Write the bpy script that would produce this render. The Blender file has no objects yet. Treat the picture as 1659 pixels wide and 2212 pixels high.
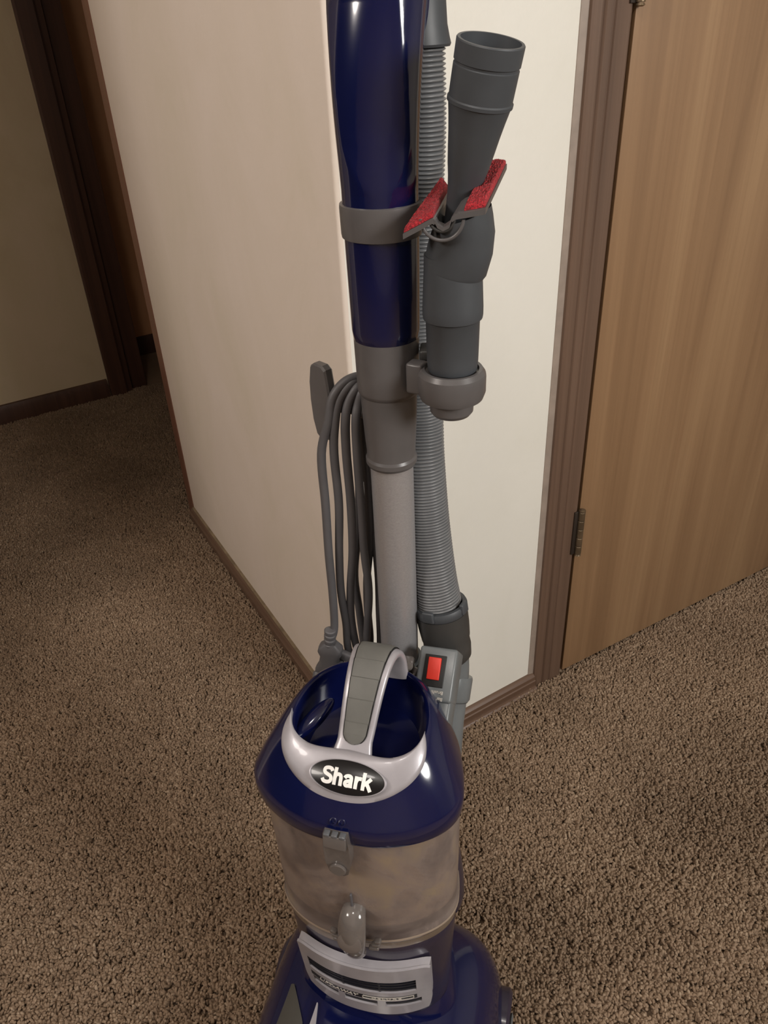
import bpy, bmesh, math, random
from mathutils import Vector as V, Matrix as M
rnd = random.Random(7)
sc = bpy.context.scene
COL = sc.collection
R = math.radians

# ------------------------------------------------------------------ camera, world, lights, exposure
cd = bpy.data.cameras.new('camera'); cam = bpy.data.objects.new('camera', cd); COL.objects.link(cam)
cr, cu, cw = V((0.99867, -0.02808, -0.04320)), V((0.05152, 0.54425, 0.83734)), V((0.0, 0.83845, -0.54497))
m = M((cr, cu, -cw)).transposed().to_4x4(); m.translation = V((0, 0, 1.15)); cam.matrix_world = m
cd.sensor_fit = 'VERTICAL'; cd.sensor_height = 36.0; cd.lens = 36.0 * 1679.35 / 2212.0
cd.clip_start = 0.02
sc.camera = cam

w = bpy.data.worlds.new('room_ambient'); sc.world = w; w.use_nodes = True
w.node_tree.nodes['Background'].inputs[0].default_value = (1.0, 0.86, 0.72, 1)
w.node_tree.nodes['Background'].inputs[1].default_value = 0.03

def area(name, loc, target, size, power, col, sy=None):
    l = bpy.data.lights.new(name, 'AREA'); l.energy = power; l.color = col
    l.shape = 'DISK' if sy is None else 'RECTANGLE'; l.size = size
    if sy: l.size_y = sy
    o = bpy.data.objects.new(name, l); COL.objects.link(o); o.location = loc
    o.rotation_euler = (V(target) - V(loc)).to_track_quat('-Z', 'Y').to_euler()
    return o
area('ceiling_lamp', (-0.25, -0.22, 2.36), (-0.25, 0.0, 0), 0.26, 7, (1.0, 0.93, 0.86))
area('left_room_lamp', (-1.95, -0.40, 2.28), (-0.25, 1.25, 0.75), 0.70, 39, (1.0, 0.915, 0.84))
area('side_room_lamp', (1.75, -0.85, 1.75), (0.1, 0.8, 0.7), 0.85, 47, (1.0, 0.98, 0.94))

vs = sc.view_settings
vs.view_transform = 'Standard'; vs.look = 'None'; vs.gamma = 1.0; vs.use_curve_mapping = False
vs.exposure = 0.0

# ------------------------------------------------------------------ materials
def lin(c): return tuple(((x/255)/12.92 if x/255 <= .04045 else ((x/255+.055)/1.055)**2.4) for x in c) + (1,)
def nt(name):
    mt = bpy.data.materials.new(name); mt.use_nodes = True
    t = mt.node_tree; return mt, t.nodes, t.links, t.nodes['Principled BSDF']
def noise(n, l, scale, detail=4, vec=None, rough=.55, dist=0):
    x = n.new('ShaderNodeTexNoise'); x.inputs['Scale'].default_value = scale
    x.inputs['Detail'].default_value = detail; x.inputs['Roughness'].default_value = rough
    x.inputs['Distortion'].default_value = dist
    if vec is not None: l.new(vec, x.inputs['Vector'])
    return x
def ramp(n, l, fac, stops):
    r = n.new('ShaderNodeValToRGB'); e = r.color_ramp.elements
    e[0].position, e[0].color = stops[0]; e[1].position, e[1].color = stops[-1]
    for p_, c_ in stops[1:-1]: q = e.new(p_); q.color = c_
    l.new(fac, r.inputs[0]); return r
def objco(n, l, scale=(1, 1, 1)):
    tc = n.new('ShaderNodeTexCoord'); mp = n.new('ShaderNodeMapping')
    mp.inputs['Scale'].default_value = scale; l.new(tc.outputs['Object'], mp.inputs['Vector'])
    return mp.outputs[0]
def bump(n, l, b, h, strength, dist=.002):
    x = n.new('ShaderNodeBump'); x.inputs['Strength'].default_value = strength
    x.inputs['Distance'].default_value = dist; l.new(h, x.inputs['Height']); l.new(x.outputs[0], b.inputs['Normal'])
def plastic(name, c, rough=.35, coat=0, grain=.0, gs=900, metal=0, var=.08, ior=1.46):
    mt, n, l, b = nt(name); cl = lin(c)
    co = objco(n, l); nz = noise(n, l, 35, 3, co)
    d = tuple(x*(1-var) for x in cl[:3]) + (1,); u = tuple(min(1, x*(1+var)) for x in cl[:3]) + (1,)
    r = ramp(n, l, nz.outputs['Fac'], [(.3, d), (.7, u)]); l.new(r.outputs[0], b.inputs['Base Color'])
    b.inputs['Roughness'].default_value = rough; b.inputs['Metallic'].default_value = metal
    b.inputs['IOR'].default_value = ior
    b.inputs['Coat Weight'].default_value = coat; b.inputs['Coat Roughness'].default_value = .06
    if grain:
        g = noise(n, l, gs, 2, co); bump(n, l, b, g.outputs['Fac'], grain, .0006)
    return mt
NAVY = plastic('navy_gloss_plastic', (10, 16, 56), .16, .5, var=.05)
NAVY2 = plastic('navy_smoked_plastic', (46, 41, 56), .24, .2)
GREY = plastic('warm_grey_plastic', (86, 83, 83), .32, 0, .03)
GREYD = plastic('dark_grey_plastic', (64, 67, 71), .46, 0, .02)
GREYK = plastic('charcoal_plastic', (54, 53, 52), .45, 0, .03)
GREYB = plastic('bluish_grey_plastic', (100, 104, 106), .30, 0, .08)
HOSEM = plastic('hose_grey_plastic', (110, 111, 113), .30, 0)
GRIP = plastic('rubber_grip_grey', (98, 97, 93), .55, 0, .12)
CORD = plastic('grey_cord_vinyl', (84, 82, 84), .50, 0, .05)
SILVER = plastic('silver_paint', (164, 160, 165), .38, .25, .06, 1500, .2)
BLACK = plastic('black_gloss', (14, 13, 16), .30, .2)
BLACKM = plastic('black_matte', (16, 16, 17), .5)
WHITEP = plastic('white_print', (238, 236, 232), .5)
PRINTG = plastic('pale_print', (190, 184, 176), .5)
REDSW = plastic('red_switch', (206, 52, 38), .42, 0, .1)
CHROME = plastic('chrome', (200, 200, 200), .14, 0, metal=1)
BRONZE = plastic('aged_bronze', (120, 104, 84), .35, 0, .1, metal=.7, var=.2)
def wand_metal():
    mt, n, l, b = nt('brushed_aluminium_paint')
    co = objco(n, l, (500, 500, 1400)); nz = noise(n, l, 1, 3, co)
    r = ramp(n, l, nz.outputs['Fac'], [(.3, lin((158, 156, 158))), (.7, lin((172, 170, 172)))])
    l.new(r.outputs[0], b.inputs['Base Color']); b.inputs['Metallic'].default_value = .55
    b.inputs['Roughness'].default_value = .42
    return mt
WANDM = wand_metal()
def fuzz_red():
    mt, n, l, b = nt('red_lint_pile'); co = objco(n, l)
    nz = noise(n, l, 700, 3, co)
    r = ramp(n, l, nz.outputs['Fac'], [(.3, lin((96, 4, 14))), (.55, lin((164, 14, 30))), (.8, lin((212, 48, 58)))])
    l.new(r.outputs[0], b.inputs['Base Color']); b.inputs['Roughness'].default_value = .8
    b.inputs['Sheen Weight'].default_value = .1
    bump(n, l, b, nz.outputs['Fac'], .9, .002); return mt
REDF = fuzz_red()
def bin_mat():
    mt, n, l, b = nt('dusty_clear_plastic'); co = objco(n, l)
    nz = noise(n, l, 14, 4, co, .55, 1.0)
    r = ramp(n, l, nz.outputs['Fac'], [(.30, lin((130, 117, 114))), (.5, lin((180, 164, 156))), (.72, lin((202, 181, 150)))])
    l.new(r.outputs[0], b.inputs['Base Color']); b.inputs['Roughness'].default_value = .24
    b.inputs['Transmission Weight'].default_value = .62; b.inputs['IOR'].default_value = 1.3
    return mt
BINM = bin_mat()
def dust_mat():
    mt, n, l, b = nt('grey_dust_and_lint'); co = objco(n, l)
    nz = noise(n, l, 16, 6, co, .6, .8)
    r = ramp(n, l, nz.outputs['Fac'], [(.30, lin((84, 78, 78))), (.42, lin((138, 127, 120))), (.58, lin((172, 152, 124))), (.72, lin((128, 118, 114)))])
    l.new(r.outputs[0], b.inputs['Base Color']); b.inputs['Roughness'].default_value = .95
    bump(n, l, b, noise(n, l, 300, 3, co).outputs['Fac'], .5, .003); return mt
DUST = dust_mat()
def clear_mat():
    mt, n, l, b = nt('clear_smoked_plastic'); co = objco(n, l); nz = noise(n, l, 40, 2, co)
    r = ramp(n, l, nz.outputs['Fac'], [(.3, lin((128, 120, 116))), (.7, lin((150, 142, 137)))])
    l.new(r.outputs[0], b.inputs['Base Color']); b.inputs['Roughness'].default_value = .12
    b.inputs['Transmission Weight'].default_value = .55; return mt
CLEAR = clear_mat()
def wall_mat(name, c1, c2, c3, rough=.6):
    mt, n, l, b = nt(name); co = objco(n, l, (1, 1, .55))
    nz = noise(n, l, 4.5, 5, co, .6, .7)
    r = ramp(n, l, nz.outputs['Fac'], [(.3, lin(c1)), (.5, lin(c2)), (.72, lin(c3))])
    l.new(r.outputs[0], b.inputs['Base Color']); b.inputs['Roughness'].default_value = rough
    co2 = objco(n, l); a1 = noise(n, l, 90, 5, co2); a2 = noise(n, l, 9, 3, co2)
    ad = n.new('ShaderNodeMath'); ad.operation = 'MULTIPLY_ADD'; ad.inputs[1].default_value = 2.2
    l.new(a2.outputs['Fac'], ad.inputs[0]); l.new(a1.outputs['Fac'], ad.inputs[2])
    bump(n, l, b, ad.outputs[0], .12, .003); return mt
WALL_L = wall_mat('cream_wall_paint_hall', (212, 200, 184), (217, 204, 191), (221, 208, 197))
WALL_R = wall_mat('cream_wall_paint', (221, 218, 208), (225, 222, 213), (227, 224, 216))
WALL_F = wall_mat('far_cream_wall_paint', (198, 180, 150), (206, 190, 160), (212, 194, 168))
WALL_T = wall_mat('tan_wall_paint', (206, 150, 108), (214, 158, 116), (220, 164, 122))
CEIL = wall_mat('ceiling_paint', (226, 220, 210), (230, 225, 216), (234, 230, 222), .8)
def wood_mat(name, c1, c2, c3, scale, rough=.4, fine=1.0, coat=.15, chips=False):
    mt, n, l, b = nt(name)
    co = objco(n, l, scale); big = noise(n, l, 1.0, 3, co, .5, 1.2)
    r = ramp(n, l, big.outputs['Fac'], [(.28, lin(c1)), (.5, lin(c2)), (.72, lin(c3))])
    co2 = objco(n, l, tuple(s*9 if s > 5 else s*1.6 for s in scale)); fi = noise(n, l, 1.0, 5, co2, .65, .4)
    r2 = ramp(n, l, fi.outputs['Fac'], [(.3, (.80, .78, .76, 1)), (.6, (1.0, 1.0, 1.0, 1)), (.75, (1.06, 1.05, 1.04, 1))])
    mx = n.new('ShaderNodeMix'); mx.data_type = 'RGBA'; mx.blend_type = 'MULTIPLY'; mx.inputs[0].default_value = fine
    l.new(r.outputs[0], mx.inputs[6]); l.new(r2.outputs[0], mx.inputs[7]); out = mx.outputs[2]
    if chips:
        ch = noise(n, l, 55, 4, objco(n, l, (1, 1, .35)), .7); cr_ = ramp(n, l, ch.outputs['Fac'], [(.715, (0, 0, 0, 1)), (.735, (1, 1, 1, 1))])
        m2 = n.new('ShaderNodeMix'); m2.data_type = 'RGBA'; l.new(cr_.outputs[0], m2.inputs[0])
        l.new(out, m2.inputs[6]); m2.inputs[7].default_value = lin((190, 170, 160)); out = m2.outputs[2]
    l.new(out, b.inputs['Base Color']); b.inputs['Roughness'].default_value = rough
    b.inputs['Coat Weight'].default_value = coat; b.inputs['Coat Roughness'].default_value = .25
    bump(n, l, b, fi.outputs['Fac'], .12, .001); return mt
DOORM = wood_mat('oak_veneer', (120, 92, 66), (138, 108, 79), (150, 120, 89), (11, 11, .55), .42, .6)
TRIMM = wood_mat('brown_stained_trim', (92, 72, 60), (100, 79, 66), (108, 86, 72), (40, 40, .8), .38, .6)
TRIMC = wood_mat('chipped_brown_trim', (112, 74, 60), (120, 82, 66), (126, 88, 72), (40, 40, .8), .38, .5, .15, True)
TRIMH = wood_mat('brown_baseboard_stain', (88, 67, 54), (96, 74, 60), (104, 81, 67), (1.5, 1.5, 60), .32, .6)
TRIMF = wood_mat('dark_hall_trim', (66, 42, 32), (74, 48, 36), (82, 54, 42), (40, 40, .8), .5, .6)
def carpet_mat(name, rand):
    mt, n, l, b = nt(name); co = objco(n, l)
    gp_ = n.new('ShaderNodeNewGeometry'); patch = noise(n, l, 4.5, 4, gp_.outputs['Position'], .6, .5)
    if rand:
        oi = n.new('ShaderNodeObjectInfo'); f = oi.outputs['Random']
    else: f = noise(n, l, 160, 3, co).outputs['Fac']
    r = ramp(n, l, f, [(.0, lin((124, 105, 87))), (.45, lin((137, 117, 98))), (.85, lin((142, 122, 103))), (1, lin((160, 141, 121)))])
    mx = n.new('ShaderNodeMix'); mx.data_type = 'RGBA'; mx.blend_type = 'MULTIPLY'; mx.inputs[0].default_value = .5
    pr = ramp(n, l, patch.outputs['Fac'], [(.32, (.62, .58, .55, 1)), (.68, (1.22, 1.20, 1.17, 1))])
    l.new(r.outputs[0], mx.inputs[6]); l.new(pr.outputs[0], mx.inputs[7]); l.new(mx.outputs[2], b.inputs['Base Color'])
    b.inputs['Roughness'].default_value = .95; b.inputs['Specular IOR Level'].default_value = .15
    return mt
CARP = carpet_mat('brown_carpet_backing', False); TUFT = carpet_mat('brown_carpet_yarn', True)

# ------------------------------------------------------------------ mesh helpers
def link(name, me, mat, parent=None, ang=38, label=None):
    me.materials.append(mat)
    for p_ in me.polygons: p_.use_smooth = True
    me.set_sharp_from_angle(angle=R(ang))
    o = bpy.data.objects.new(name, me); COL.objects.link(o)
    if parent: o.parent = parent
    if label: o['label'] = label
    return o
def mk(name, vs_, fs, mat, parent=None, off=(0, 0, 0), ang=38, label=None):
    me = bpy.data.meshes.new(name); of = V(off)
    me.from_pydata([tuple(V(v)-of) for v in vs_], [], fs)
    bm = bmesh.new(); bm.from_mesh(me); bmesh.ops.recalc_face_normals(bm, faces=bm.faces); bm.to_mesh(me); bm.free()
    return link(name, me, mat, parent, ang, label)
class G:
    """collects shapes of one part"""
    def __init__(s): s.v = []; s.f = []
    def add(s, v, f):
        k = len(s.v); s.v += [tuple(x) for x in v]; s.f += [tuple(i+k for i in q) for q in f]; return s
    def loft(s, rings, cap0=True, cap1=True, closed=True):
        n = len(rings[0]); v = [p_ for r_ in rings for p_ in r_]; f = []
        for i in range(len(rings)-1):
            for j in range(n if closed else n-1):
                k = (j+1) % n; f.append((i*n+j, i*n+k, (i+1)*n+k, (i+1)*n+j))
        if cap0: f.append(tuple(range(n-1, -1, -1)))
        if cap1: f.append(tuple((len(rings)-1)*n+j for j in range(n)))
        return s.add(v, f)
    def lathe(s, prof, base=(0, 0, 0), axis=(0, 0, 1), seg=40, cap0=True, cap1=True):
        q = V((0, 0, 1)).rotation_difference(V(axis).normalized()); b = V(base)
        rings = [[b + q @ V((r_*math.cos(t), r_*math.sin(t), z_)) for t in (2*math.pi*i/seg for i in range(seg))] for r_, z_ in prof]
        return s.loft(rings, cap0, cap1)
    def sweep(s, path, rad, seg=12, caps=True, flat=1.0, up=None):
        P = [V(p_) for p_ in path]; rings = []; nrm = None
        for i, p_ in enumerate(P):
            t = (P[min(i+1, len(P)-1)] - P[max(i-1, 0)]).normalized()
            if nrm is None:
                a_ = V(up) if up else (V((1, 0, 0)) if abs(t.x) < .8 else V((0, 1, 0)))
                nrm = (a_ - t*a_.dot(t)).normalized()
            else: nrm = (nrm - t*nrm.dot(t)).normalized()
            bn = t.cross(nrm); r_ = rad(i/(len(P)-1)) if callable(rad) else rad
            rings.append([p_ + nrm*(r_*math.cos(q)) + bn*(r_*flat*math.sin(q)) for q in (2*math.pi*k/seg for k in range(seg))])
        return s.loft(rings, caps, caps)
    def box(s, c, d, rot=None, bev=.0):
        bm = bmesh.new(); bmesh.ops.create_cube(bm, size=1)
        for v in bm.verts: v.co = V((v.co.x*d[0], v.co.y*d[1], v.co.z*d[2]))
        if bev: bmesh.ops.bevel(bm, geom=bm.edges[:], offset=bev, segments=3, affect='EDGES', profile=.5)
        mt_ = (rot.to_4x4() if rot else M.Identity(4)); mt_ = M.Translation(V(c)) @ mt_
        bm.verts.ensure_lookup_table(); bm.verts.index_update()
        s.add([mt_ @ v.co for v in bm.verts], [tuple(x.index for x in f.verts) for f in bm.faces]); bm.free(); return s
    def prism(s, poly, ex, org=(0, 0, 0), ux=(1, 0, 0), uy=(0, 0, 1)):
        o_ = V(org); X, Y, E = V(ux), V(uy), V(ex); n = len(poly)
        v = [o_+X*a_+Y*b_ for a_, b_ in poly]; v += [p_+E for p_ in v]
        f = [tuple(range(n)), tuple(range(2*n-1, n-1, -1))] + [(i, (i+1) % n, (i+1) % n+n, i+n) for i in range(n)]
        return s.add(v, f)
    def grid(s, fn, nu, nv):
        v = [fn(i/nu, j/nv) for i in range(nu+1) for j in range(nv+1)]
        f = [(i*(nv+1)+j, (i+1)*(nv+1)+j, (i+1)*(nv+1)+j+1, i*(nv+1)+j+1) for i in range(nu) for j in range(nv)]
        return s.add(v, f)
    def slab(s, top, bot, nu, nv):
        """closed patch between two parametric sheets"""
        a_ = [V(top(i/nu, j/nv)) for i in range(nu+1) for j in range(nv+1)]
        b_ = [V(bot(i/nu, j/nv)) for i in range(nu+1) for j in range(nv+1)]; N = len(a_); W_ = nv+1
        f = []
        for i in range(nu):
            for j in range(nv):
                q = (i*W_+j, (i+1)*W_+j, (i+1)*W_+j+1, i*W_+j+1); f.append(q); f.append(tuple(x+N for x in reversed(q)))
        ed = [(i*W_, (i+1)*W_) for i in range(nu)] + [(nu*W_+j, nu*W_+j+1) for j in range(nv)] + \
             [((i+1)*W_+nv, i*W_+nv) for i in range(nu)] + [(j+1, j) for j in range(nv)]
        f += [(p_, q, q+N, p_+N) for p_, q in ed]
        return s.add(a_+b_, f)
    def done(s, name, mat, parent=None, off=(0, 0, 0), ang=38, label=None): return mk(name, s.v, s.f, mat, parent, off, ang, label)
def spline(pts, n):
    """Catmull-Rom through pts, n samples per span"""
    P = [V(p_) for p_ in pts]; out = []
    for i in range(len(P)-1):
        p0 = P[i-1] if i else P[0]*2-P[1]; p1, p2 = P[i], P[i+1]; p3 = P[i+2] if i+2 < len(P) else P[-1]*2-P[-2]
        for k in range(n):
            t = k/n; out.append(.5*((2*p1)+(p2-p0)*t+(2*p0-5*p1+4*p2-p3)*t*t+(3*p1-p0-3*p2+p3)*t**3))
    out.append(P[-1]); return out
def empty(name, loc, rz, label, cat):
    o = bpy.data.objects.new(name, None); COL.objects.link(o); o.location = loc; o.rotation_euler = (0, 0, rz)
    o.empty_display_size = .05; o['label'] = label; o['category'] = cat; return o
def struct(o, label=None):
    o['kind'] = 'structure'
    if label: o['label'] = label
    return o
def text_mesh(body, size, ext=.0, bold=0.0, shear=0, space=1.0):
    c = bpy.data.curves.new('lettering', 'FONT'); c.body = body; c.size = size; c.extrude = ext; c.offset = bold
    c.align_x = 'CENTER'; c.align_y = 'CENTER'; c.shear = shear; c.space_character = space; c.resolution_u = 3
    o = bpy.data.objects.new('lettering', c); COL.objects.link(o)
    dg = bpy.context.evaluated_depsgraph_get(); dg.update()
    me = bpy.data.meshes.new_from_object(o.evaluated_get(dg)); bpy.data.objects.remove(o); me.name = 'lettering'
    me.materials.clear(); return me
def put_text(name, body, size, mat, parent, fn, ext=.0003, bold=0, shear=0, space=1.0):
    me = text_mesh(body, size, ext, bold, shear, space)
    for v in me.vertices: v.co = fn(v.co)
    return link(name, me, mat, parent, 30)

# ------------------------------------------------------------------ room
Cn = V((-0.03559, 0.91903, 0)); A = V((0.85952, 0.51110, 0)); B = V((-0.48312, 0.87556, 0))
NB = V((0.51110, -0.85952, 0)); NA = V((-0.87556, -0.48312, 0)); Z = V((0, 0, 1))
CH = 2.40
def wall(name, p0, p1, n_in, th, z0, z1, mat, label):
    """box from p0 to p1, thickness along n_in (away from the room); origin at p0"""
    p0, p1 = V(p0), V(p1); t = V(n_in)*th; X = (p1-p0)
    v = [p0, p1, p1+t, p0+t]; v = [x+Z*z0 for x in v]+[x+Z*z1 for x in v]
    f = [(0, 1, 2, 3), (4, 5, 6, 7), (0, 1, 5, 4), (1, 2, 6, 5), (2, 3, 7, 6), (3, 0, 4, 7)]
    return struct(mk(name, v, f, mat), label)
# floor slab and carpet pile
fl = G().add([(-4, -2.5, -.05), (3.5, -2.5, -.05), (3.5, 5, -.05), (-4, 5, -.05), (-4, -2.5, 0), (3.5, -2.5, 0), (3.5, 5, 0), (-4, 5, 0)],
             [(0, 1, 2, 3), (4, 5, 6, 7), (0, 1, 5, 4), (1, 2, 6, 5), (2, 3, 7, 6), (3, 0, 4, 7)]).done('floor', CARP)
struct(fl, 'brown carpeted floor')
struct(G().add([(-4, -2.5, CH), (3.5, -2.5, CH), (3.5, 5, CH), (-4, 5, CH), (-4, -2.5, CH+.05), (3.5, -2.5, CH+.05), (3.5, 5, CH+.05), (-4, 5, CH+.05)],
             [(0, 1, 2, 3), (4, 5, 6, 7), (0, 1, 5, 4), (1, 2, 6, 5), (2, 3, 7, 6), (3, 0, 4, 7)]).done('ceiling', CEIL), 'ceiling above the frame')
LL = 0.985; S1, S2 = 0.3607, 0.4243
# corner block: left wall with a softly rounded outer corner
def left_wall():
    r_ = .006; pts = [Cn+B*LL, Cn+B*r_]
    for k in range(1, 6):
        t = k/6*math.pi/2; pts.append(Cn + B*(r_*(1-math.sin(t))) + A*(r_*(1-math.cos(t))))
    pts += [Cn+A*r_, Cn+A*r_-NB*.1+B*0, Cn+B*LL+A*.12]
    n = len(pts); v = [p_+Z*0 for p_ in pts]+[p_+Z*CH for p_ in pts]
    f = [tuple(range(n)), tuple(range(n, 2*n))]+[(i, (i+1) % n, (i+1) % n+n, i+n) for i in range(n)]
    return struct(mk('wall_left', v, f, WALL_L, ang=60), 'pinkish cream hallway wall left of the vacuum')
left_wall()
wall('wall_right', Cn+A*.006, Cn+A*(S1+.03), -NB, .1, 0, CH, WALL_R, 'cream wall panel between the corner and the door')
# wall above and beyond the door
DW = 0.765
wall('wall_above', Cn+A*(S1+.03), Cn+A*(S2+DW+.04), -NB, .1, 2.07, CH, WALL_R, 'wall above the door')
wall('wall_beyond', Cn+A*(S2+DW+.04), Cn+A*2.6, -NB, .1, 0, CH, WALL_R, 'wall beyond the door')
# room closing walls, out of frame
wall('wall_back', (-3.2, -2.2, 0), (3.2, -2.2, 0), (0, -1, 0), .1, 0, CH, WALL_L, 'wall behind the viewer')
wall('wall_side', (3.0, -2.2, 0), (3.0, 3.2, 0), (1, 0, 0), .1, 0, CH, WALL_R, 'side wall out of frame')

# casing with a stepped profile; local x along wall, y out of the wall
def profile_trim(name, prof, p0, p1, nout, along, mat, label=None, kind=True):
    """prof: (a, out) pairs, extruded p0 -> p1; along = direction of a"""
    p0 = V(p0); e = V(p1)-p0
    o = G().prism(prof, e, p0, along, nout).done(name, mat, ang=25)
    return struct(o, label) if kind else o
cas = [(0, 0), (0, .008), (.004, .0105), (.0135, .0115), (.0155, .0095), (.0180, .0095), (.0210, .0125), (.0310, .0132), (.0325, .0122), (.0345, .0122), (.036, .0140), (.0595, .0150), (.0625, .0135), (.0625, 0)]
profile_trim('trim_1', cas, Cn+A*S1, Cn+A*S1+Z*2.07, NB, A, TRIMM, 'brown door casing beside the cream wall')
# painted caulk edge along the casing
profile_trim('trim_2', [(-.011, 0), (-.011, .0012), (0, .0035), (.001, 0)], Cn+A*S1, Cn+A*S1+Z*2.07, NB, A,
             plastic('smudged_paint_edge', (146, 132, 121), .5, var=.12), 'thin smudged paint edge along the door casing')
cas2 = [(-x, y_) for x, y_ in cas]
profile_trim('trim_3', cas2, Cn+A*(S2+DW+.068), Cn+A*(S2+DW+.068)+Z*2.07, NB, A, TRIMM, 'door casing on the far side of the door')
# baseboards
bb = [(0, 0), (.0125, 0), (.0125, .026), (.0105, .0275), (.0095, .0345), (.0075, .0365), (.0055, .0385), (.003, .040), (0, .040)]
shoe = [(.0125, 0), (.021, 0), (.021, .005), (.0195, .0095), (.0165, .0125), (.0125, .0135)]
def board(name, p0, p1, nout, label, mat=TRIMH, sh=True, prof=bb):
    o = G().prism(prof, V(p1)-V(p0), p0, nout, (0, 0, 1)).done(name, mat, ang=25); struct(o, label)
    if sh: G().prism(shoe, V(p1)-V(p0), p0, nout, (0, 0, 1)).done('shoe_moulding', mat, o, ang=25)
    return o
board('baseboard_right', Cn+A*-.010, Cn+A*S1, NB, 'brown moulded baseboard under the cream wall')
board('baseboard_left', Cn+B*-.010, Cn+B*LL, NA, 'brown baseboard along the pinkish hallway wall', sh=False,
      prof=[(0, 0), (.016, 0), (.016, .028), (.013, .031), (.010, .036), (.006, .038), (0, .038)])
# rubbed paint line on top of the left baseboard
G().prism([(0, .0385), (.006, .0385), (.004, .0405), (0, .0405)], B*(LL+.0), Cn, NA, (0, 0, 1)).done('caulk_line', plastic('grubby_caulk', (120, 104, 82), .7, var=.3), bpy.data.objects['baseboard_left'])
# hall end of the left wall: jamb board + far hall
J = Cn+B*LL
wall('trim_4', J+NA*.002, J+NA*.002+B*.045, A, .12, 0, 2.10, TRIMC, 'chipped brown jamb edge at the end of the hallway wall')
Fo = Cn-NB*1.945
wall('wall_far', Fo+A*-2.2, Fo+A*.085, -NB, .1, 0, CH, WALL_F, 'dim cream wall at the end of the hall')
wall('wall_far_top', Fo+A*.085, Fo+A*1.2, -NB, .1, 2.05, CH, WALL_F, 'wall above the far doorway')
fb = [(0, 0), (.014, 0), (.014, .055), (.008, .072), (0, .074)]
board('baseboard_far', Fo+A*-2.2, Fo+A*.068, NB, 'dark baseboard of the far hall wall', TRIMF, False, fb)
cf = [(0, 0), (0, .010), (.006, .014), (.054, .018), (.060, .012), (.060, 0)]
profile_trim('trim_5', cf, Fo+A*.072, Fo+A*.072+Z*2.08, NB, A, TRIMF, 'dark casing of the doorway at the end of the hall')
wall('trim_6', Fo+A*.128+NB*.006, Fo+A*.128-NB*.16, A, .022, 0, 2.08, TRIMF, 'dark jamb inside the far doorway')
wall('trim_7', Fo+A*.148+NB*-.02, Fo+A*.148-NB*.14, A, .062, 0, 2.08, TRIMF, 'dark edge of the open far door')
Fi = Cn-NB*2.30
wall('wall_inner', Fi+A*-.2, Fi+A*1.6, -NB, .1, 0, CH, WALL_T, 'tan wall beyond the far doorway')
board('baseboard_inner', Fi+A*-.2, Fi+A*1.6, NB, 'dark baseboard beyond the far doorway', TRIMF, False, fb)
# hall left side, out of frame
wall('wall_hall', Cn+NA*1.0+B*.48, Cn+NA*1.0+B*2.1, NA, .1, 0, CH, WALL_L, 'hall wall out of frame on the left')

# door
ddir = V((math.cos(R(30.737-2.086)), math.sin(R(30.737-2.086)), 0)); dn = V((ddir.y, -ddir.x, 0))
D0 = Cn+A*(S2+.0025)+NB*.0146
door = G(); rot = M.Rotation(math.atan2(ddir.y, ddir.x), 4, 'Z')
dobj = G().box((DW/2, .018, 1.02), (DW-.004, .036, 2.004), bev=.0012).done('door_1', DOORM)
dobj.matrix_world = M.Translation(D0) @ rot; struct(dobj, 'flush wood-grain door')
# dark stop strip behind the gap
wall('trim_8', Cn+A*(S2-.006)-NB*.012, Cn+A*(S2-.006)-NB*.10, A, .03, 0, 2.06, TRIMF, 'dark jamb in the door gap')
def hinge(z0, z1, label):
    h = G()
    n = 5; L = (z1-z0)
    for k in range(n):
        a_ = z0+L*k/n; h.lathe([(.0052, a_+.0006), (.0058, a_+.0012), (.0058, a_+L/n-.0012), (.0052, a_+L/n-.0006)], (0.0015, -.0065, 0), seg=16)
    h.lathe([(.0046, z1), (.0062, z1+.0008), (.0058, z1+.003), (.003, z1+.0048)], (0.0015, -.0065, 0), seg=16)
    h.lathe([(.003, z0-.004), (.0058, z0-.0025), (.0046, z0)], (0.0015, -.0065, 0), seg=16)
    o = h.done('hinge', BRONZE, dobj, label=label)
    G().box((-.006, -.0022, (z0+z1)/2), (.011, .003, L), bev=.0006).done('hinge_shadow_leaf', plastic('hinge_shadow_dark', (42, 34, 28), .5), o)  # leaf coloured near black as the knuckle's shadow on its left side
hinge(.312, .402, 'aged bronze hinge knuckle')
hinge(1.140, 1.230, 'aged bronze hinge knuckle')

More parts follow.
